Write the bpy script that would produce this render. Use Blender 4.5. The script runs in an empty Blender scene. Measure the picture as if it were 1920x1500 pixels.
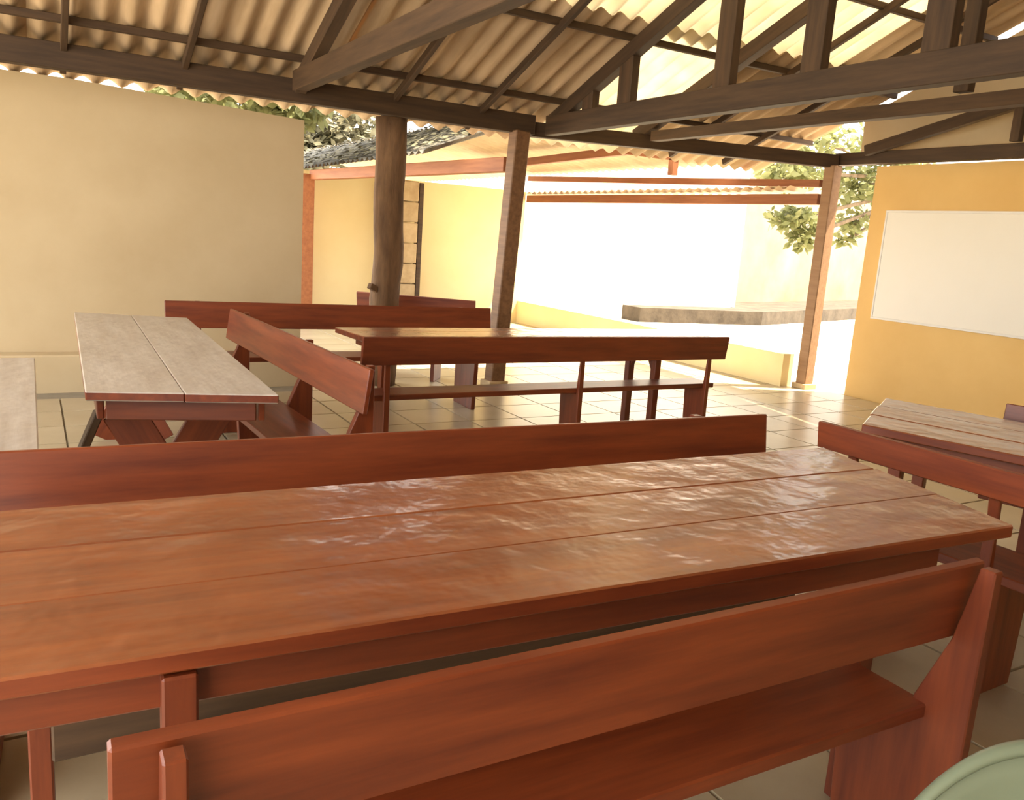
import bpy, bmesh, math, random
from mathutils import Matrix, Vector
random.seed(7)
scene = bpy.context.scene
COL = scene.collection

# ------------------------------------------------------------------ camera
F_PX, PITCH, ROLL, YAW, CAM_H = 1564.0, math.radians(11.08), math.radians(3.92), math.radians(30.27), 1.4
fw = Vector((math.sin(YAW)*math.cos(PITCH), math.cos(YAW)*math.cos(PITCH), -math.sin(PITCH)))
r0 = Vector((math.cos(YAW), -math.sin(YAW), 0)); u0 = r0.cross(fw)
rr = r0*math.cos(ROLL) + u0*math.sin(ROLL); uu = -r0*math.sin(ROLL) + u0*math.cos(ROLL)
cam_d = bpy.data.cameras.new('camera'); cam = bpy.data.objects.new('camera', cam_d); COL.objects.link(cam)
cam_d.sensor_width = 36; cam_d.lens = 36*F_PX/1920; cam_d.clip_start = 0.05; cam_d.clip_end = 300
cam.matrix_world = Matrix(((rr.x, uu.x, -fw.x, 0), (rr.y, uu.y, -fw.y, 0), (rr.z, uu.z, -fw.z, CAM_H), (0, 0, 0, 1)))
scene.camera = cam

# ------------------------------------------------------------------ sky, sun, exposure
world = bpy.data.worlds.new('sky'); scene.world = world; world.use_nodes = True
wn = world.node_tree.nodes; bg = wn['Background']
bg.inputs['Color'].default_value = (1.0, 0.97, 0.91, 1); bg.inputs['Strength'].default_value = 2.2
sun_d = bpy.data.lights.new('sun', 'SUN'); sun = bpy.data.objects.new('sun', sun_d); COL.objects.link(sun)
sun_d.energy = 11.0; sun_d.angle = math.radians(0.6); sun_d.color = (1.0, 0.87, 0.66)
SUN_DIR = Vector((0.42, -0.16, 0.89)).normalized()
sun.rotation_euler = SUN_DIR.to_track_quat('Z', 'Y').to_euler(); sun.location = (20, -8, 40)
vs = scene.view_settings
vs.view_transform = 'Standard'; vs.look = 'None'; vs.gamma = 1.0; vs.use_curve_mapping = False
vs.exposure = 1.22

# ------------------------------------------------------------------ materials
def new_mat(name):
    m = bpy.data.materials.new(name); m.use_nodes = True
    nt = m.node_tree; return m, nt, nt.nodes['Principled BSDF']
def noise_mat(name, c1, c2, scale=(1, 1, 1), nscale=4.0, detail=6.0, rough=0.6, coat=0.0, coat_rough=0.2, bump=0.15, bdist=0.004,
              lo=0.3, hi=0.7, vary=0.0, spec=0.5, rvar=0.0):
    m, nt, b = new_mat(name); N = nt.nodes; L = nt.links
    tc = N.new('ShaderNodeTexCoord'); mp = N.new('ShaderNodeMapping'); mp.inputs['Scale'].default_value = scale
    L.new(tc.outputs['Object'], mp.inputs['Vector'])
    oi = N.new('ShaderNodeObjectInfo')
    off = N.new('ShaderNodeVectorMath'); off.operation = 'ADD'
    mul = N.new('ShaderNodeMath'); mul.operation = 'MULTIPLY'; mul.inputs[1].default_value = 37.0
    L.new(oi.outputs['Random'], mul.inputs[0]); L.new(mp.outputs['Vector'], off.inputs[0]); L.new(mul.outputs[0], off.inputs[1])
    nz = N.new('ShaderNodeTexNoise'); nz.inputs['Scale'].default_value = nscale; nz.inputs['Detail'].default_value = detail
    nz.inputs['Roughness'].default_value = 0.62
    L.new(off.outputs[0], nz.inputs['Vector'])
    cr = N.new('ShaderNodeValToRGB'); cr.color_ramp.elements[0].position = lo; cr.color_ramp.elements[1].position = hi
    cr.color_ramp.elements[0].color = (*c1, 1); cr.color_ramp.elements[1].color = (*c2, 1)
    L.new(nz.outputs['Fac'], cr.inputs['Fac'])
    out = cr.outputs['Color']
    if vary:
        hs = N.new('ShaderNodeHueSaturation'); mr = N.new('ShaderNodeMapRange')
        mr.inputs['To Min'].default_value = 1-vary; mr.inputs['To Max'].default_value = 1+vary
        L.new(oi.outputs['Random'], mr.inputs['Value']); L.new(mr.outputs['Result'], hs.inputs['Value'])
        L.new(out, hs.inputs['Color']); out = hs.outputs['Color']
    L.new(out, b.inputs['Base Color'])
    b.inputs['Roughness'].default_value = rough
    b.inputs['Specular IOR Level'].default_value = spec
    b.inputs['Coat Weight'].default_value = coat; b.inputs['Coat Roughness'].default_value = coat_rough
    if bump:
        bp = N.new('ShaderNodeBump'); bp.inputs['Strength'].default_value = bump; bp.inputs['Distance'].default_value = bdist
        L.new(nz.outputs['Fac'], bp.inputs['Height']); L.new(bp.outputs['Normal'], b.inputs['Normal'])
        L.new(bp.outputs['Normal'], b.inputs['Coat Normal'])
        if rvar:                                   # slow unevenness of hand-planed, worn boards
            o2 = N.new('ShaderNodeVectorMath'); o2.operation = 'ADD'; L.new(tc.outputs['Object'], o2.inputs[0]); L.new(mul.outputs[0], o2.inputs[1])
            n2 = N.new('ShaderNodeTexNoise'); n2.inputs['Scale'].default_value = 7.0; n2.inputs['Detail'].default_value = 3
            L.new(o2.outputs[0], n2.inputs['Vector'])
            b2 = N.new('ShaderNodeBump'); b2.inputs['Strength'].default_value = rvar; b2.inputs['Distance'].default_value = .03
            L.new(n2.outputs['Fac'], b2.inputs['Height']); L.new(b2.outputs['Normal'], bp.inputs['Normal'])
    return m
GX, GZ = (1.2, 14, 14), (14, 14, 1.2)
RED1, RED2 = (0.105, 0.017, 0.005), (0.225, 0.046, 0.011)
M = {}
M['red_x'] = noise_mat('varnished_red_wood', RED1, RED2, GX, 1.6, rough=.45, coat=.22, coat_rough=.25, bump=.12, vary=.12)
M['red_z'] = noise_mat('varnished_red_wood_upright', RED1, RED2, GZ, 1.6, rough=.45, coat=.22, coat_rough=.25, bump=.12, vary=.12)
M['top'] = noise_mat('worn_varnished_tabletop', (0.165, 0.038, 0.010), (0.300, 0.086, 0.024), GX, 1.3, rough=.40, coat=1.0, coat_rough=.19,
                     bump=.12, bdist=.004, vary=.10, rvar=.34, spec=.6)
M['top_grey_glare'] = noise_mat('grey_tabletop_painted_glare', (0.36, 0.31, 0.27), (0.54, 0.50, 0.46), GX, 1.3, rough=.5, coat=.9, coat_rough=.28,  # sky glare painted into the pale grey base colour
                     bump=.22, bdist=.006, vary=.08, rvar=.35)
M['beam'] = noise_mat('dark_brown_roof_timber', (0.038, 0.020, 0.009), (0.085, 0.046, 0.021), GX, 1.6, rough=.7, bump=.2, vary=.15)
M['beam_z'] = noise_mat('dark_brown_roof_timber_upright', (0.038, 0.020, 0.009), (0.085, 0.046, 0.021), GZ, 1.6, rough=.7, bump=.2, vary=.15)
M['ochre'] = noise_mat('red_oxide_painted_timber', (0.26, 0.085, 0.03), (0.40, 0.15, 0.055), GX, 1.6, rough=.6, bump=.1, vary=.1)
M['ochre_z'] = noise_mat('red_oxide_painted_timber_upright', (0.26, 0.085, 0.03), (0.40, 0.15, 0.055), GZ, 1.6, rough=.6, bump=.1, vary=.1)
M['post_z'] = noise_mat('brown_post_timber', (0.11, 0.050, 0.020), (0.21, 0.105, 0.045), GZ, 1.6, rough=.6, bump=.15, vary=.08)
M['post_hazed'] = noise_mat('hazed_post_timber', (0.27, 0.145, 0.070), (0.38, 0.225, 0.115), GZ, 1.6, rough=.6, bump=.15, vary=.08)  # post timber lightened, haze painted into the colour
M['log'] = noise_mat('rough_log', (0.085, 0.042, 0.017), (0.18, 0.098, 0.043), (9, 9, 2), 1.8, rough=.85, bump=.5, bdist=.02)
M['cream'] = noise_mat('cream_wall_plaster', (0.50, 0.39, 0.235), (0.58, 0.47, 0.30), (1, 1, 1), 1.3, rough=.75, bump=.05)
M['yellow'] = noise_mat('yellow_wall_paint', (0.72, 0.46, 0.15), (0.80, 0.54, 0.20), (1, 1, 1), 1.0, rough=.6, bump=.03)
M['paleyellow'] = noise_mat('pale_yellow_wall_paint', (0.82, 0.66, 0.33), (0.88, 0.74, 0.42), (1, 1, 1), 1.0, rough=.7, bump=.03)
M['white'] = noise_mat('white_wash', (0.82, 0.81, 0.77), (0.90, 0.89, 0.86), (1, 1, 1), 1.2, rough=.8, bump=.05)
M['board'] = noise_mat('white_board_enamel', (0.86, 0.84, 0.76), (0.90, 0.88, 0.81), (1, 1, 1), .8, rough=.45, bump=0)
M['peach'] = noise_mat('peach_wall', (0.25, 0.17, 0.095), (0.36, 0.27, 0.18), (1, 1, 1), .7, rough=.85, bump=.08)
M['soil'] = noise_mat('dry_soil', (0.035, 0.025, 0.016), (0.09, 0.068, 0.046), (1, 1, 1), 3, rough=.95, bump=.6, bdist=.03)
M['ground'] = noise_mat('bare_ground', (0.52, 0.46, 0.37), (0.66, 0.60, 0.50), (1, 1, 1), 1.2, rough=.95, bump=.3, bdist=.01)
M['tile'] = noise_mat('glazed_floor_tile', (0.37, 0.30, 0.19), (0.47, 0.40, 0.28), (1, 1, 1), 2, rough=.28, bump=.02, vary=.05)
M['grout'] = noise_mat('grout', (0.22, 0.19, 0.14), (0.30, 0.26, 0.20), (1, 1, 1), 9, rough=.9, bump=.1)
M['sheet'] = noise_mat('fibre_cement_sheet', (0.44, 0.315, 0.19), (0.66, 0.50, 0.33), (6, .8, 1), 1.4, rough=.85, bump=.1, vary=.08)
M['block'] = noise_mat('concrete_block', (0.42, 0.30, 0.16), (0.58, 0.44, 0.26), (1, 1, 1), 7, rough=.9, bump=.3, vary=.08)
M['bark'] = noise_mat('bark', (0.10, 0.07, 0.045), (0.20, 0.15, 0.10), (8, 8, 2), 2, rough=.9, bump=.4, bdist=.02)
M['plastic'] = noise_mat('pale_green_plastic', (0.150, 0.185, 0.125), (0.168, 0.205, 0.142), (1, 1, 1), 1.5, rough=.35, bump=0)
M['metal_old'] = noise_mat('littered_grey_tin', (0.018, 0.015, 0.009), (0.12, 0.105, 0.08), (2, 2, 2), 5, rough=.5, bump=.5, bdist=.02, lo=.38, hi=.62)
M['metal'] = noise_mat('galvanised_sheet', (0.55, 0.42, 0.28), (0.72, 0.58, 0.40), (1, 1, 1), 3, rough=.6, bump=.1)

def thin_mat(name, c1, c2, trans):
    m, nt, b = new_mat(name); N = nt.nodes; L = nt.links
    tc = N.new('ShaderNodeTexCoord'); nz = N.new('ShaderNodeTexNoise'); nz.inputs['Scale'].default_value = 3
    L.new(tc.outputs['Object'], nz.inputs['Vector'])
    cr = N.new('ShaderNodeValToRGB'); cr.color_ramp.elements[0].color = (*c1, 1); cr.color_ramp.elements[1].color = (*c2, 1)
    cr.color_ramp.elements[0].position = .35; cr.color_ramp.elements[1].position = .65
    L.new(nz.outputs['Fac'], cr.inputs['Fac']); L.new(cr.outputs['Color'], b.inputs['Base Color'])
    b.inputs['Roughness'].default_value = .55
    tr = N.new('ShaderNodeBsdfTranslucent'); L.new(cr.outputs['Color'], tr.inputs['Color'])
    mx = N.new('ShaderNodeMixShader'); mx.inputs['Fac'].default_value = trans
    L.new(b.outputs[0], mx.inputs[1]); L.new(tr.outputs[0], mx.inputs[2]); L.new(mx.outputs[0], N['Material Output'].inputs['Surface'])
    return m
M['leaf'] = thin_mat('olive_leaf', (0.13, 0.145, 0.05), (0.26, 0.27, 0.115), .4)
M['leaf_dry'] = thin_mat('dusty_leaf', (0.10, 0.095, 0.05), (0.24, 0.22, 0.14), .3)
M['litter'] = thin_mat('dead_leaf', (0.05, 0.045, 0.02), (0.22, 0.19, 0.11), .1)
M['fibreglass'] = thin_mat('translucent_fibreglass_sheet', (0.74, 0.66, 0.50), (0.84, 0.77, 0.62), .5)

# ------------------------------------------------------------------ helpers
def mesh_of(name, verts, faces, smooth=False, bevel=0.0):
    bm = bmesh.new()
    vv = [bm.verts.new(v) for v in verts]
    for f in faces: bm.faces.new([vv[i] for i in f])
    bmesh.ops.recalc_face_normals(bm, faces=bm.faces)
    if bevel: bmesh.ops.bevel(bm, geom=list(bm.edges), offset=bevel, segments=1, affect='EDGES')
    me = bpy.data.meshes.new(name); bm.to_mesh(me); bm.free()
    if smooth:
        for p in me.polygons: p.use_smooth = True
    return me
def full(o):
    return o.matrix_basis if o.parent is None else full(o.parent) @ o.matrix_basis
def put(name, me, mat, parent=None, world=None, local=None):
    o = bpy.data.objects.new(name, me); COL.objects.link(o)
    if mat is not None and not me.materials: me.materials.append(M[mat])
    if parent is not None: o.parent = parent
    if local is not None: o.matrix_basis = local
    elif world is not None: o.matrix_basis = (full(parent).inverted() @ world) if parent is not None else world
    return o
def tag(o, label=None, cat=None, group=None, kind=None):
    if label: o['label'] = label
    if cat: o['category'] = cat
    if group: o['group'] = group
    if kind: o['kind'] = kind
    return o
def empty(name, loc, rz=0.0):
    o = bpy.data.objects.new(name, None); COL.objects.link(o); o.empty_display_size = .1
    o.location = loc; o.rotation_euler = (0, 0, rz); return o
CUBE_F = [(0, 1, 2, 3), (7, 6, 5, 4), (0, 4, 5, 1), (1, 5, 6, 2), (2, 6, 7, 3), (3, 7, 4, 0)]
def hexa(b, t):            # four bottom corners, four top corners
    return list(b)+list(t), CUBE_F
def box(name, x0, x1, y0, y1, z0, z1, mat, parent=None, bevel=.004, local=None):
    """box given in the parent's own frame, origin at its middle"""
    c = Vector(((x0+x1)/2, (y0+y1)/2, (z0+z1)/2)); a, b, d = (x1-x0)/2, (y1-y0)/2, (z1-z0)/2
    v, f = hexa([(-a, -b, -d), (a, -b, -d), (a, b, -d), (-a, b, -d)], [(-a, -b, d), (a, -b, d), (a, b, d), (-a, b, d)])
    return put(name, mesh_of(name, v, f, bevel=bevel), mat, parent, local=(local or Matrix.Identity(4)) @ Matrix.Translation(c))
def beam(name, p0, p1, w, h, mat, parent=None, bevel=.004, up=(0, 0, 1)):
    """timber from p0 to p1 (world), w across, h in the up direction"""
    p0, p1 = Vector(p0), Vector(p1); d = p1-p0; L = d.length/2; x = d.normalized()
    up = Vector(up)
    if abs(x.dot(up)) > .95: up = Vector((0, 1, 0))
    y = up.cross(x).normalized(); z = x.cross(y); c = (p0+p1)/2
    mw = Matrix(((x.x, y.x, z.x, c.x), (x.y, y.y, z.y, c.y), (x.z, y.z, z.z, c.z), (0, 0, 0, 1)))
    w, h = w/2, h/2
    v, f = hexa([(-L, -w, -h), (L, -w, -h), (L, w, -h), (-L, w, -h)], [(-L, -w, h), (L, -w, h), (L, w, h), (-L, w, h)])
    return put(name, mesh_of(name, v, f, bevel=bevel), mat, parent, world=mw)
def prism_yz(name, poly, x0, x1, mat, parent, bevel=.003):
    """polygon in the parent's (y,z), extruded along its x"""
    n = len(poly); v = [(x0, y, z) for y, z in poly]+[(x1, y, z) for y, z in poly]
    f = [tuple(range(n)), tuple(range(2*n-1, n-1, -1))]+[(i, (i+1) % n, n+(i+1) % n, n+i) for i in range(n)]
    return put(name, mesh_of(name, v, f, bevel=bevel), mat, parent, local=Matrix.Identity(4))

# ------------------------------------------------------------------ the ground and the floor
g = mesh_of('ground', [(-40, -40, -.12), (60, -40, -.12), (60, 60, -.12), (-40, 60, -.12)], [(0, 1, 2, 3)])
tag(put('ground', g, 'ground', local=Matrix.Identity(4)), 'bare pale ground of the yard around the shelter', kind='structure')
floor = box('floor', -3.0, 7.6, -2.6, 12.0, -.11, -.006, 'grout', bevel=0)
tag(floor, 'floor of pale square glazed tiles with dark joints', kind='structure')
T = .45; half = T/2-.004
v, f = hexa([(-half, -half, -.005), (half, -half, -.005), (half, half, -.005), (-half, half, -.005)],
            [(-half+.003, -half+.003, .006), (half-.003, -half+.003, .006), (half-.003, half-.003, .006), (-half+.003, half-.003, .006)])
tile_me = mesh_of('floor_tile', v, f)
spots = []
inv = cam.matrix_world.inverted()
nx, ny = int(10.6/T), int(14.6/T)
for i in range(nx):
    for j in range(ny):
        x, y = -3.0+T*(i+.5), -2.6+T*(j+.5)
        if x < 2.0 and y > 6.95: continue
        q = inv @ Vector((x, y, 0))
        seen = q.z < -.2 and abs(q.x/q.z) < .78 and abs(q.y/q.z) < .68
        spots.append((not seen, math.hypot(x, y), x, y))
spots.sort()
rest_v, rest_f = [], []
for k, (hid, d, x, y) in enumerate(spots):
    if k < 300 and not hid:
        put('floor_tile', tile_me, 'tile', floor, world=Matrix.Translation((x, y, 0)))
    else:
        n = len(rest_v); rest_v += [(a+x, b+y, c) for a, b, c in v]; rest_f += [tuple(n+i for i in q) for q in f]
tag(put('floor_tile', mesh_of('floor_tiles_far', rest_v, rest_f), 'tile', floor, world=Matrix.Identity(4)), kind='stuff')

# ------------------------------------------------------------------ walls
def wall(name, poly_base, z0, z1, mat, label, tops=None):
    n = len(poly_base); tops = tops or [z1]*n
    vv = [(x, y, z0) for x, y in poly_base]+[(x, y, t) for (x, y), t in zip(poly_base, tops)]
    ff = [tuple(range(n)), tuple(range(2*n-1, n-1, -1))]+[(i, (i+1) % n, n+(i+1) % n, n+i) for i in range(n)]
    return tag(put(name, mesh_of(name, vv, ff), mat, local=Matrix.Identity(4)), label, kind='structure')
wall('wall_left', [(-2.2, 7.30), (.3, 7.30), (2.05, 7.30), (2.05, 7.39), (.3, 7.39), (-2.2, 7.39)], -.1, 2.3, 'cream', 'smooth cream plastered wall under the eave',
     tops=[2.322, 2.322, 2.240, 2.240, 2.322, 2.322])
box('trim_1', -2.2, 2.05, 7.12, 7.30, -.1, .285, 'cream', bevel=.01)
tag(bpy.data.objects['trim_1'], 'low plastered ledge along the foot of the cream wall', kind='structure')
wall('wall_right', [(7.40, -3.0), (7.60, -3.0), (7.60, 5.75), (7.40, 5.75)], -.1, 2.33, 'yellow', 'yellow painted wall carrying the white board')
wall('wall_back', [(3.25, 12.0), (7.0, 12.0), (7.0, 12.2), (3.25, 12.2)], -.1, 2.12, 'paleyellow', 'pale yellow end wall beyond the posts')
wall('wall_light_block', [(-1.2, -3.2), (7.6, -3.2), (7.6, -3.0), (-1.2, -3.0)], -.1, 2.5, 'cream', 'unseen cream wall added to block light behind the near bench')  # out of view, added to dim the light under the roof
wall('wall_parapet', [(6.98, 6.25), (7.14, 6.25), (7.14, 12.0), (6.98, 12.0)], -.1, .36, 'paleyellow', 'low yellow parapet between posts and yard')
wall('wall_whitewashed', [(7.5, 14.3), (13.75, 13.9), (13.8, 17), (7.6, 17)], -.12, 4.4, 'white', 'sunlit whitewashed building wall across the yard')
wall('wall_outer', [(13.9, 15.2), (30, 20.0), (29.9, 20.3), (13.8, 15.5)], -.12, 3.6, 'peach', 'peach coloured yard wall behind the hanging leaves')
wall('trim_2', [(10.6, 13.3), (13.6, 12.9), (29, 17.6), (29, 19.3), (13.9, 14.9), (13.6, 13.8), (10.6, 13.9)], -.12, .17, 'soil', 'dark soil bank along the foot of the yard walls')

# ------------------------------------------------------------------ roof of the shelter: z = 2.5 + .4 (6.85 - y)
SL = .4; RIDGE = 1.9
def rz(y): return 2.5+SL*(6.85-y) if y >= RIDGE else 2.5+SL*(6.85-RIDGE)-SL*(RIDGE-y)
ceil = empty('ceiling', (0, 0, 2.5))
tag(ceil, 'pitched roof of corrugated sheets on dark timber seen from below', kind='structure')
PITCHW, AMP, NC = .177, .028, 6
WID = PITCHW*NC; th = math.atan(SL)
def sheet_mesh(name, length):
    seg = 6; n = NC*seg+3; vv = []; ff = []
    for k in (0, 1):
        for e in (0, length):
            for i in range(n):
                x = i*PITCHW/seg
                vv.append((x, e, AMP*math.cos(2*math.pi*x/PITCHW)+k*.006))
    def id(k, e, i): return (k*2+e)*n+i
    for k in (0, 1):
        for i in range(n-1): ff.append((id(k, 0, i), id(k, 0, i+1), id(k, 1, i+1), id(k, 1, i)))
    for e in (0, 1):
        for i in range(n-1): ff.append((id(0, e, i), id(0, e, i+1), id(1, e, i+1), id(1, e, i)))
    for i in (0, n-1): ff.append((id(0, 0, i), id(0, 1, i), id(1, 1, i), id(1, 0, i)))
    return mesh_of(name, vv, ff, smooth=True)
rows = [(7.37, 5.50), (5.62, 3.55), (3.67, RIDGE-.02)]
X0 = -3.2+WID; NS = 9
FIBRE = {(5, 1), (6, 1), (6, 0), (6, 2), (7, 1)}
for ri, (ya, yb) in enumerate(rows):
    Ls = (ya-yb)/math.cos(th)
    for mk in ('sheet', 'fibreglass'):
        me = sheet_mesh('corrugated_sheet', Ls); me.materials.append(M[mk])
        for s in range(NS):
            if ((s, ri) in FIBRE) != (mk == 'fibreglass'): continue
            zz = rz(ya)+.045+.016*ri
            mw = Matrix.Translation((X0+s*WID, ya, zz)) @ Matrix.Rotation(math.pi, 4, 'Z') @ Matrix.Rotation(th, 4, 'X') @ Matrix.Translation((-WID-.05, 0, 0))
            o = put('corrugated_sheet', me, None, ceil, world=mw)
for ri, (ya, yb) in enumerate([(RIDGE+.02, -.7), (-.6, -3.6)]):      # the other slope, behind the viewer
    Ls = (ya-yb)/math.cos(th); me = sheet_mesh('corrugated_sheet', Ls); me.materials.append(M['sheet'])
    for s in range(NS):
        mw = Matrix.Translation((X0+s*WID, ya, rz(ya)+.06-.016*ri)) @ Matrix.Rotation(math.pi, 4, 'Z') @ Matrix.Rotation(-th, 4, 'X') @ Matrix.Translation((-WID-.05, 0, 0))
        put('corrugated_sheet', me, None, ceil, world=mw)
XA, XB = -2.05, 7.35
for y in (6.58, 5.62, 4.7, 3.75, 2.85, RIDGE, .6, -.8, -2.4):
    beam('purlin', (XA, y, rz(y)-.012), (XB, y, rz(y)-.012), .045, .05, 'beam', ceil)
for x in (-1.9, -1.3, -.52, .25, 1.03, 2.67, 3.47, 5.85, 6.6):
    beam('rafter', (x, 7.1, rz(7.1)-.055), (x, RIDGE+.05, rz(RIDGE+.05)-.055), .042, .06, 'beam', ceil)
EAVE_Y = 6.86
e1 = tag(beam('eave_beam', (-2.1, EAVE_Y, 2.40), (4.02, EAVE_Y, 2.40), .11, .17, 'beam'), 'long dark eave beam above the cream wall', 'beam')
e2 = tag(beam('eave_beam', (4.05, 6.93, 2.375), (7.24, 6.13, 2.375), .10, .13, 'beam'), 'slanting eave beam between the two square posts', 'beam')
e3 = tag(beam('wall_plate', (7.31, 6.16, 2.40), (7.45, -3.0, 2.40), .12, .12, 'beam'), 'timber plate lying on top of the yellow wall', 'beam')

def truss(x, label, verts, y_end=EAVE_Y-.06, chord_h=.17, top_h=.12, z=2.41):
    t = empty('roof_truss', (x, y_end, 2.33)); tag(t, label, 'roof truss', 'trusses carrying the roof')
    beam('bottom_chord', (x, y_end, z), (x, -2.5, z), .10, chord_h, 'beam', t)
    beam('top_chord', (x, 6.78, rz(6.78)-.10), (x, RIDGE, rz(RIDGE)-.10), .09, top_h, 'beam', t)
    beam('top_chord', (x, RIDGE, rz(RIDGE)-.10), (x, -2.4, rz(-2.4)-.10), .09, top_h, 'beam', t)
    for y, w in verts:
        if rz(y)-.15 > z+.12:
            beam('web_post', (x, y, z+.07), (x, y, rz(y)-.13), .075, w, 'beam', t)
    return t
truss(1.86, 'roof truss meeting the eave beam above the cream wall', [(RIDGE, .12), (0, .1)], z=2.465, chord_h=.15)
truss(4.17, 'heavy roof truss with upright posts springing from the square corner post', [(6.17, .15), (5.66, .17), (4.56, .16), (3.79, .155), (2.97, .165), (RIDGE, .14), (0, .1)])
truss(5.15, 'slender roof truss behind the heavy one', [(3.45, .1), (RIDGE, .12), (0, .1)], y_end=6.5, chord_h=.09)
t = empty('roof_truss', (7.2, 5.9, 2.46)); tag(t, 'low end truss standing on the yellow wall', 'roof truss', 'trusses carrying the roof')
beam('top_chord', (7.2, 5.75, 2.46), (7.2, 1.9, 3.30), .07, .10, 'beam', t)
beam('web_post', (7.2, 4.28, 2.46), (7.2, 4.28, 2.74), .07, .08, 'beam', t)
beam('web_post', (7.2, 3.0, 2.46), (7.2, 3.0, 3.0), .07, .08, 'beam', t)
gp = [(-3.0, 2.465), (6.0, 2.465), (6.0, rz(6.0)-.01), (RIDGE, rz(RIDGE)-.01), (-3.0, rz(-3.0)+.01)]
tag(prism_yz('wall_gable', gp, 7.43, 7.53, 'cream', None, bevel=0), 'pale gable infill above the yellow wall', kind='structure')

# ------------------------------------------------------------------ posts
def square_post(name, x, y, z1, w, mat, label, lean=(0, 0)):
    t = empty(name, (x, y, .006)); tag(t, label, 'post')
    beam('shaft', (x+lean[0], y+lean[1], .03), (x, y, z1), w, w, mat, t, bevel=.008)
    beam('foot_block', (x+lean[0], y+lean[1], .006), (x+lean[0], y+lean[1], .06), w+.05, w+.05, 'block', t)
    return t
square_post('timber_post', 3.86, 6.80, 2.33, .145, 'post_z', 'square brown timber post under the junction of the eave beams', lean=(-.10, 0))
square_post('timber_post', 7.20, 6.12, 2.33, .13, 'post_hazed', 'square brown timber post beside the end of the yellow wall')
square_post('timber_post', 3.32, 11.75, 2.05, .22, 'ochre_z', 'reddish post at the far end of the side beam, beyond the cream wall')
# the log post
lp = empty('log_post', (2.72, 7.02, .006)); tag(lp, 'thick rough round log post standing behind the far benches', 'post')
vv, ff = [], []; NR, NA = 16, 18
for i in range(NR):
    z = 2.31*i/(NR-1)
    for a in range(NA):
        an = 2*math.pi*a/NA; r = .128+.012*math.sin(3*an+z*2)+.008*math.sin(7*z+an)+random.uniform(-.004, .004)
        vv.append((r*math.cos(an), r*math.sin(an), z))
for i in range(NR-1):
    for a in range(NA): ff.append((i*NA+a, i*NA+(a+1) % NA, (i+1)*NA+(a+1) % NA, (i+1)*NA+a))
ff += [tuple(range(NA)), tuple(range(NR*NA-1, (NR-1)*NA-1, -1))]
put('trunk', mesh_of('trunk', vv, ff, smooth=True), 'log', lp)
stub = beam('branch_stub', (2.62, 6.96, .86), (2.54, 6.93, .90), .05, .05, 'log', lp)

# ------------------------------------------------------------------ side wing: beams, corrugated strips, block pillar
sb = tag(beam('side_beam', (3.42, 11.70, 2.04), (3.83, 6.92, 2.04), .11, .13, 'ochre'), 'red-brown side beam running from corner post to far post', 'beam')
tag(beam('parapet_beam', (7.06, 12.0, 2.01), (7.16, 6.20, 1.99), .09, .11, 'ochre'), 'lower orange-brown beam above the low parapet', 'beam')
tag(beam('parapet_beam', (7.06, 12.0, 2.33), (7.16, 6.20, 2.15), .09, .075, 'ochre'), 'upper orange-brown beam above the low parapet', 'beam')
t = empty('wing_rafter', (6.2, 9.3, 2.43)); tag(t, 'shallow pair of brown rafters over the parapet beams', 'rafter')
beam('rafter', (6.2, 11.9, 2.43), (6.2, 8.27, 2.49), .08, .10, 'ochre', t)
beam('rafter', (6.2, 8.27, 2.49), (6.2, 7.4, 2.38), .08, .10, 'ochre', t)
beam('strut', (6.2, 7.45, 2.18), (6.2, 7.45, 2.36), .08, .08, 'ochre', t)
wing = empty('wing_roof', (5.1, 9.8, 2.74)); tag(wing, 'old corrugated roof of the side wing, grey and littered on top', kind='structure')
YW0, YW1, per, seg, NW = 7.56, 18.0, .16, 6, 6
for (xa, za, xb, zb, mk) in ((3.28, 2.13, 5.12, 2.84, 'metal_old'), (7.22, 2.41, 5.08, 2.845, 'metal')):
    y = YW0
    while y < YW1-.05:
        n = NW*seg+2; vv = []
        for e in (0, 1):
            for i in range(n):
                vv.append(((xa, xb)[e], y+i*per/seg, (za, zb)[e]+.022*math.cos(2*math.pi*i/seg)))
        put('sheet', mesh_of('sheet', vv, [(i, i+1, n+i+1, n+i) for i in range(n-1)], smooth=True), mk, wing, world=Matrix.Identity(4)); y += NW*per
vv, ff = [], []
for _ in range(2600):                                      # dead leaves lying on the old sheets
    u, yy = random.random()**1.2, random.uniform(7.6, 17.8); p = Vector((3.28+1.84*u, yy, 2.165+.71*u+random.uniform(0, .03)))
    a = random.uniform(0, 6.28); d = Vector((math.cos(a), math.sin(a), .39*math.cos(a)+random.uniform(-.3, .3)))*random.uniform(.05, .11); e = Vector((-math.sin(a), math.cos(a), -.39*math.sin(a)))*.035
    k = len(vv); vv += [p, p+d*.5+e, p+d, p+d*.5-e]; ff.append((k, k+1, k+2, k+3))
lm = bpy.data.meshes.new('leaf_litter'); lm.from_pydata([tuple(q_) for q_ in vv], [], ff)
tag(put('leaf_litter', lm, 'litter', wing, world=Matrix.Identity(4)), kind='stuff')
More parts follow.
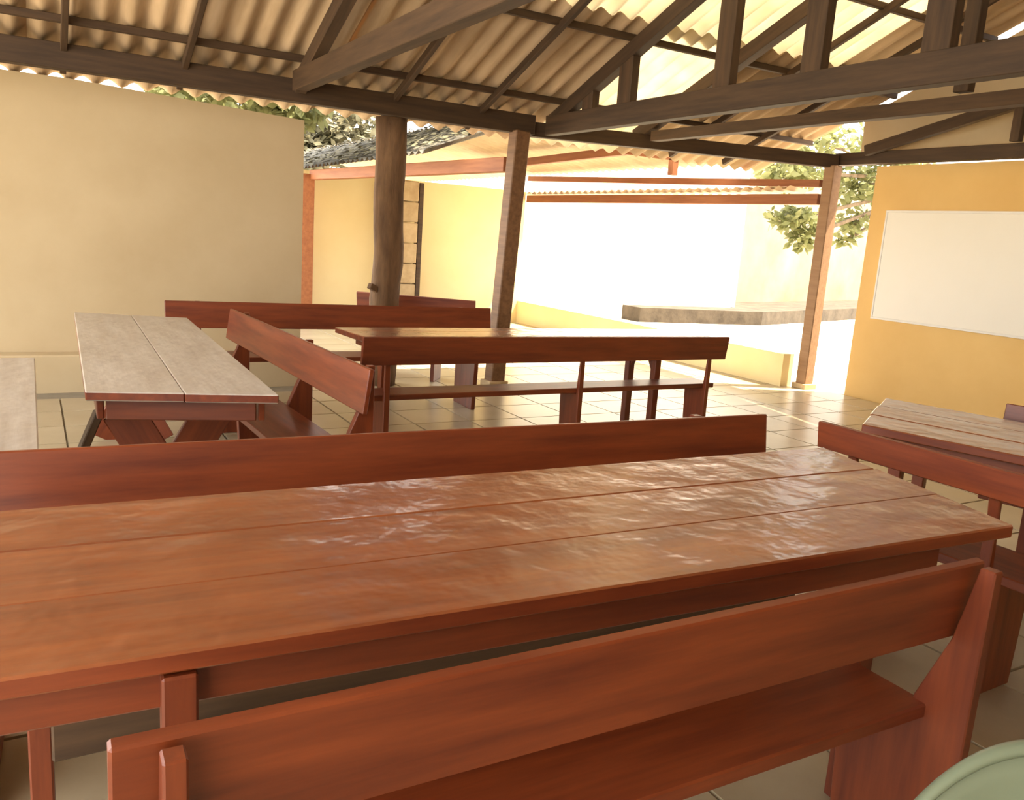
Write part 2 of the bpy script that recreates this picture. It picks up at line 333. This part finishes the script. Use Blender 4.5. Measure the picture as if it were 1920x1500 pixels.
# eave flashing on the lower parapet beam
fl = empty('corrugated_strip', (7.1, 9, 2.06)); tag(fl, 'narrow corrugated strip lying on the lower parapet beam', 'roof sheet')
y = 6.5
while y < 11.9:
    n = NW*seg+2; vv = []
    for e in (0, 1):
        for i in range(n): vv.append((7.02+e*.30, y+i*per/seg, 2.105+.02*math.cos(2*math.pi*i/seg)-.02*e))
    put('sheet', mesh_of('sheet', vv, [(i, i+1, n+i+1, n+i) for i in range(n-1)], smooth=True), 'metal', fl, world=Matrix.Identity(4)); y += NW*per
bp_ = empty('block_pillar', (4.82, 11.84, 0)); tag(bp_, 'stacked concrete block pillar against the pale yellow end wall', 'pillar')
for k in range(7): box('block', -.21, .19, -.14, .12, .006+k*.30, .006+k*.30+.288, 'block', bp_, bevel=.012)
box('timber_strip', .20, .27, -.13, .02, .006, 2.08, 'beam', bp_)

# ------------------------------------------------------------------ white board on the yellow wall
wb = empty('white_board', (7.37, 4.3, .85)); tag(wb, 'large plain white board mounted on the yellow wall', 'board')
box('board_panel', -.012, .012, -2.0, 1.22, 0, 1.03, 'board', wb, bevel=.003)
box('board_frame', -.016, .028, -2.02, 1.24, 1.03, 1.05, 'white', wb, bevel=.002)
box('board_frame', -.016, .028, -2.02, 1.24, -.02, 0, 'white', wb, bevel=.002)
box('board_frame', -.016, .028, 1.22, 1.24, 0, 1.03, 'white', wb, bevel=.002)

# ------------------------------------------------------------------ tables
def table(label, FL, FR, BR, BL, legs, n=3, top='top', zt=.76, thick=.034, apron_in=.05, apron_end=(.06, .06), apron_h=.10, group='long wooden dining tables', trestle=False):
    cx = sum(p[0] for p in (FL, FR, BR, BL))/4; cy = sum(p[1] for p in (FL, FR, BR, BL))/4
    ang = math.atan2(FR[1]-FL[1], FR[0]-FL[0])
    t = empty('dining_table', (cx, cy, .006), ang); tag(t, label, 'table', group)
    inv_ = full(t).inverted()
    P = [(inv_ @ Vector((x, y, 0))) for x, y in (FL, FR, BR, BL)]
    def q(u, v):
        a = P[0].lerp(P[1], u); b = P[3].lerp(P[2], u); return a.lerp(b, v)
    zt -= .006
    for i in range(n):
        v0, v1 = i/n+(.0016 if i else 0), (i+1)/n-(.0016 if i < n-1 else 0)
        dz = random.uniform(-.003, .001); ov0, ov1 = random.uniform(-.003, .003), random.uniform(-.003, .003)
        cs = [q(0+ov0, v0), q(1+ov1, v0), q(1+ov1, v1), q(0+ov0, v1)]
        c = sum(cs, Vector())/4
        vv, ff = hexa([(p.x-c.x, p.y-c.y, -thick/2) for p in cs], [(p.x-c.x, p.y-c.y, thick/2) for p in cs])
        me = mesh_of('top_plank', vv, ff, bevel=.004); me.materials.append(M[top]); me.materials.append(M['red_x'])
        for p in me.polygons: p.material_index = 0 if abs(p.normal.z) > .5 else 1
        put('top_plank', me, None, t, local=Matrix.Translation((c.x, c.y, zt-thick/2+dz)))
    z1 = zt-thick-.004; z0 = z1-apron_h
    W = (P[3]-P[0]).length; Lx = (P[1]-P[0]).length
    a0, a1 = apron_end[0]/Lx, 1-apron_end[1]/Lx; b0, b1 = apron_in/W, 1-apron_in/W
    def wl(p, z): return full(t) @ Vector((p.x, p.y, z))
    zc = (z0+z1)/2
    for s, e in (((a0, b0), (a1, b0)), ((a0, b1), (a1, b1)), ((a0, b0+.03), (a0, b1-.03)), ((a1, b0+.03), (a1, b1-.03))):
        beam('apron', wl(q(*s), zc), wl(q(*e), zc), .025, apron_h, 'red_x', t)
    for (x, y, w) in legs:
        lo = inv_ @ Vector((x, y, 0)); box('leg', lo.x-w/2, lo.x+w/2, lo.y-w/2, lo.y+w/2, 0, z1, 'red_z', t)
    return t, q, wl, z0
# the near table
t0, _, _, _ = table('long red-brown varnished dining table with a bench drawn up on either side', (-.16, 1.238), (2.17, 1.115), (2.36, 1.88), (-.16, 1.985),
      [(.172, 1.243, .052), (1.80, 1.24, .05), (-.02, 1.86, .045), (2.0, 1.80, .05)], apron_in=.045, apron_end=(.05, .24), apron_h=.068)
beam('gap_shade_board', (.0, 1.555, .47), (1.90, 1.555, .47), .03, .10, 'beam', t0)  # added dark board standing in for the shade beneath the tabletop
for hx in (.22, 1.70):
    beam('shade_board_hanger', (hx, 1.585, .44), (hx, 1.585, .715), .03, .05, 'beam', t0)  # only carries the added shade board
# the table by the cream wall, glare painted into its grey top
t, q, wl, z0 = table('grey-topped table with crossed trestle legs near the cream wall', (.79, 3.09), (.845, 5.57), (.22, 5.80), (.15, 3.26),
      [], n=2, top='top_grey_glare', apron_in=.05, apron_end=(.05, .05), apron_h=.075)
for u in (.10, .90):
    beam('leg', wl(q(u, .28), .012), wl(q(u+.004, .80), z0-.01), .15, .03, 'red_x', t, up=(0, 1, 0))
    beam('leg', wl(q(u+.018, .80), .012), wl(q(u+.014, .28), z0-.01), .15, .03, 'red_x', t, up=(0, 1, 0))
beam('brace', wl(q(.05, 1.12), .34), wl(q(.10, .92), z0-.01), .03, .085, 'beam', t, up=(0, 1, 0))
# the table in front of the wing
t, q, wl, z0 = table('dark table with arched leg frames between two benches by the posts', (1.70, 4.60), (4.42, 4.60), (4.42, 5.14), (1.66, 5.14),
      [(1.85, 4.75, .055), (1.85, 5.06, .055), (3.98, 4.75, .055), (3.98, 5.06, .055)], apron_in=.06, apron_end=(.12, .3), apron_h=.06)
for x in (1.85, 3.98):
    beam('knee_brace', (x, 4.77, .50), (x, 4.86, .65), .035, .03, 'red_x', t, up=(0, 1, 0))
    beam('knee_brace', (x, 5.04, .50), (x, 4.95, .65), .035, .03, 'red_x', t, up=(0, 1, 0))
# the table at the left edge and the one by the yellow wall
table('greyish table standing alone beside the ledge', (.0, 2.45), (.0, 4.03), (-.66, 4.05), (-.66, 2.45),
      [(-.08, 2.55, .05), (-.08, 3.93, .05), (-.58, 3.95, .05), (-.58, 2.55, .05)], n=3, top='top_grey_glare')
table('long brown table alongside the yellow wall', (2.86, 2.12), (3.40, .30), (4.12, .50), (3.54, 2.52),
      [(2.98, 2.02, .05), (3.42, 2.2, .05), (3.42, .45, .05), (3.9, .6, .05)], n=3)

# ------------------------------------------------------------------ benches
def bench(label, p0, p1, legs, plank_near=False, zt=.80, ph=.165, group='long benches with plank backs', seat=True, depth=.29, rec=.03, lw=.036):
    """back runs p0 -> p1, the seat lies to the left of that direction"""
    L = math.hypot(p1[0]-p0[0], p1[1]-p0[1]); ang = math.atan2(p1[1]-p0[1], p1[0]-p0[0])
    t = empty('bench', (p0[0], p0[1], .006), ang); tag(t, label, 'bench', group)
    zt -= .006; r = math.radians(8)
    y0 = 0.0
    # reclined back plank
    c = Matrix.Translation((L/2, y0+.012+rec/2, zt-ph/2)) @ Matrix.Rotation(math.radians(8)*(1 if rec > 0 else 0), 4, 'X')
    a, b, d = L/2, .012, ph/2
    vv, ff = hexa([(-a, -b, -d), (a, -b, -d), (a, b, -d), (-a, b, -d)], [(-a, -b, d), (a, -b, d), (a, b, d), (-a, b, d)])
    put('backrest', mesh_of('backrest', vv, ff, bevel=.004), 'red_x', t, local=c)
    sy0 = .085 if depth > .218 else .05
    box('seat', .03, L-.03, sy0, sy0+depth, .411, .445, 'red_x', t)
    for x in legs:
        if plank_near:
            up = [(.052, 0), (.036+.02, zt-.17), (.030, zt-.02), (.058, zt-.02), (.084, .45), (.084, .409), (.055+depth, .409), (.03+depth, 0)]
        else:
            up = [(-.045, 0), (-.045, zt-.004), (-.012, zt-.004), (.022, zt-ph), (.084, .45), (.084, .409), (.055+depth, .409), (.03+depth, 0)]
        prism_yz('leg', up, x-lw/2, x+lw/2, 'red_z', t)
    return t
bench('red-brown bench with its back to the chair, drawn up to the near table', (.055, .945), (1.72, .925), (.066, 1.635), ph=.18, depth=.215, lw=.028)
bench('long bench on the wing side of the near table', (2.42, 2.235), (-.45, 2.36), (.3, 2.55), ph=.155)
bench('bench set at a right angle beside the grey-topped table', (1.27, 3.36), (1.17, 5.78), (.12, .95, 2.2), ph=.20)
bench('bench with its back to the grey-topped table, before the arched-leg table', (1.58, 4.37), (4.32, 4.37), (.17, 1.52, 2.62), plank_near=True, ph=.165, depth=.22)
bench('bench behind the arched-leg table, its plank reaching the grey-topped table', (3.32, 6.16), (.80, 6.28), (.25, 2.3), ph=.19)
bench('bench half hidden behind the thick log post', (2.62, 7.50), (3.50, 6.78), (.1, .75), plank_near=True, ph=.16)
bench('bench on the yard side of the brown table, facing the yellow wall', (2.53, 2.07), (2.58, .30), (.14, .66, 1.6), plank_near=True, ph=.10)
bench('bench with its back against the yellow wall', (4.45, .30), (3.90, 2.14), (.15, 1.7), plank_near=True, ph=.16)

# ------------------------------------------------------------------ plastic chair
def chair(x, y, rz_):
    t = empty('plastic_chair', (x, y, .006), rz_); tag(t, 'pale green moulded plastic chair behind the near bench', 'chair')
    # seat shell
    n = 10; vv = []; ff = []
    for k in (0, 1):
        for i in range(n+1):
            for j in range(n+1):
                u, w = i/n*2-1, j/n*2-1
                px = u*.22*(1-.08*(w+1)/2); py = w*.20-.01
                vv.append((px, py, .44-.018*(1-u*u)*(1-w*w)-.02*max(0, w-.6)-k*.012))
    m_ = (n+1)**2
    for i in range(n):
        for j in range(n):
            a = i*(n+1)+j; ff += [(a, a+1, a+n+2, a+n+1), (m_+a, m_+a+n+1, m_+a+n+2, m_+a+1)]
    ring = [i*(n+1) for i in range(n+1)]+[n*(n+1)+j for j in range(1, n+1)]+[i*(n+1)+n for i in range(n-1, -1, -1)]+[j for j in range(n-1, 0, -1)]
    for a, b in zip(ring, ring[1:]+ring[:1]): ff.append((a, b, m_+b, m_+a))
    put('seat', mesh_of('seat', vv, ff, smooth=True), 'plastic', t)
    # curved back with an arched top
    n, mz = 20, 10; vv = []; ff = []
    for k in (0, 1):
        for i in range(n+1):
            u = i/n*2-1; ztop = .78-.13*abs(u)**2.4
            for j in range(mz+1):
                w = j/mz; z = .43+(ztop-.43)*w
                py = -.20-.09*w+.085*u*u
                px = u*(.215+.02*w)
                vv.append((px, py-k*.012, z))
    m_ = (n+1)*(mz+1)
    for i in range(n):
        for j in range(mz):
            a = i*(mz+1)+j; ff += [(a, a+1, a+mz+2, a+mz+1), (m_+a, m_+a+mz+1, m_+a+mz+2, m_+a+1)]
    ring = [i*(mz+1) for i in range(n+1)]+[n*(mz+1)+j for j in range(1, mz+1)]+[i*(mz+1)+mz for i in range(n-1, -1, -1)]+[j for j in range(mz-1, 0, -1)]
    for a, b in zip(ring, ring[1:]+ring[:1]): ff.append((a, b, m_+b, m_+a))
    back = put('backrest', mesh_of('backrest', vv, ff, smooth=True), 'plastic', t)
    # rolled rim along the top of the back
    vv, ff = [], []; na = 8; n = 28
    for i in range(n+1):
        u = i/n*2-1; z = .78-.13*abs(u)**2.4; py = -.296+.085*u*u; px = u*.235
        for a in range(na):
            an = 2*math.pi*a/na; vv.append((px+.004*u, py+.013*math.cos(an), z+.010*math.sin(an)))
    for i in range(n):
        for a in range(na): ff.append((i*na+a, i*na+(a+1) % na, (i+1)*na+(a+1) % na, (i+1)*na+a))
    ff += [tuple(range(na)), tuple(range((n+1)*na-1, n*na-1, -1))]
    put('rim', mesh_of('rim', vv, ff, smooth=True), 'plastic', back)
    for sx in (-1, 1):
        for sy in (-1, 1):
            x0, y0_ = sx*.19, sy*.18; x1, y1 = sx*.22, sy*.215
            b = [(x1-.018, y1-.018, 0), (x1+.018, y1-.018, 0), (x1+.018, y1+.018, 0), (x1-.018, y1+.018, 0)]
            tp = [(x0-.026, y0_-.026, .428), (x0+.026, y0_-.026, .428), (x0+.026, y0_+.026, .428), (x0-.026, y0_+.026, .428)]
            vv, ff = hexa(b, tp); put('leg', mesh_of('leg', vv, ff, bevel=.004), 'plastic', t)
    return t
chair(.98, .25, math.pi-.7)

# ------------------------------------------------------------------ trees
def tree(name, label, base, trunk_pts, blobs, nleaf, size, mat, limb=None):
    t = empty(name, base); tag(t, label, 'tree', None)
    b = Vector(base)
    rad = .16; pts = [b]+[Vector(p) for p in trunk_pts]
    vv, ff = [], []; na = 8
    for i, p in enumerate(pts):
        r = rad*(1-.6*i/(len(pts)-1))
        for a in range(na):
            an = 2*math.pi*a/na; vv.append((p.x+r*math.cos(an)-b.x, p.y+r*math.sin(an)-b.y, p.z-b.z))
    for i in range(len(pts)-1):
        for a in range(na): ff.append((i*na+a, i*na+(a+1) % na, (i+1)*na+(a+1) % na, (i+1)*na+a))
    put('trunk', mesh_of('trunk', vv, ff, smooth=True), 'bark', t)
    for (c, r, n) in blobs:
        beam('branch', pts[-1], c, .05, .05, 'bark', t)
    vv, ff = [], []
    tot = sum(n for _, _, n in blobs)
    for (c, r, n) in blobs:
        c = Vector(c)
        for _ in range(int(nleaf*n/tot)):
            d = Vector((random.gauss(0, 1), random.gauss(0, 1), random.gauss(0, 1))).normalized()*random.random()**.45
            p = c+Vector((d.x*r[0], d.y*r[1], d.z*r[2]))-b
            ax = Vector((random.gauss(0, 1), random.gauss(0, 1), random.gauss(-.3, .7))).normalized()
            nb = ax.cross(Vector((random.gauss(0, 1), random.gauss(0, 1), random.gauss(0, 1)))).normalized()
            s = size*random.uniform(.7, 1.3); k = len(vv)
            vv += [p, p+ax*s*.5+nb*s*.24, p+ax*s, p+ax*s*.5-nb*s*.24]; ff.append((k, k+1, k+2, k+3))
    me = bpy.data.meshes.new('foliage'); me.from_pydata([tuple(v) for v in vv], [], ff)
    tag(put('foliage', me, mat, t, local=Matrix.Identity(4)), kind='stuff')
    return t
tree('yard_tree', 'leafy yard tree hanging over the parapet beams beside the yellow wall', (13.2, 8.0, -.12), [(13.0, 8.1, 1.4), (12.6, 8.4, 2.7)],
     [((9.75, 9.0, 2.60), (.60, .5, .22), 2.4), ((9.95, 9.0, 1.95), (.50, .4, .16), 2), ((10.15, 9.0, 1.68), (.25, .3, .20), 1.0), ((11.1, 8.9, 2.55), (.5, .5, .35), 2.2),
      ((11.1, 8.9, 1.95), (.35, .3, .22), .8), ((11.1, 9.0, 1.70), (.16, .2, .08), .25), ((11.6, 8.7, 3.2), (.8, .6, .5), 3), ((10.2, 9.1, 3.1), (.7, .6, .3), 2)], 2600, .15, 'leaf')
tree('yard_tree', 'big unseen tree added to shade the roof of the side wing', (2.3, 13.6, -.12), [(2.3, 13.6, 1.8), (2.5, 13.3, 3.4), (3.4, 12.6, 4.4)],  # crown out of view, added to keep sun off the wing sheets
     [((4.6, 14.6, 4.8), (1.9, 1.6, .8), 3), ((5.3, 9.3, 4.7), (1.6, 1.5, .7), 3), ((5.6, 11.6, 4.9), (1.9, 1.5, .8), 3.4),
      ((7.0, 10.0, 5.2), (1.3, 1.5, .7), 2.2), ((3.9, 11.0, 4.4), (1.2, 1.5, .6), 2.2)], 15000, .28, 'leaf_dry')
tree('yard_tree', 'yellow-green tree rising behind the cream wall', (1.6, 10.6, -.12), [(1.65, 10.6, 1.4), (1.9, 10.5, 2.5)],
     [((1.8, 10.2, 2.85), (.8, .7, .38), 2), ((2.65, 10.2, 2.80), (.5, .6, .35), 2)], 2000, .16, 'leaf')
tree('yard_tree', 'grey-green tree standing far behind the end of the side wing', (6.4, 21.2, -.12), [(6.4, 21.2, 1.5), (6.2, 21.0, 2.6)],
     [((5.2, 20.2, 3.0), (1.0, .7, .8), 2), ((6.6, 20.2, 3.5), (1.1, .7, .9), 2), ((4.4, 20.0, 2.7), (.9, .7, .6), 1.4)], 3600, .27, 'leaf_dry')
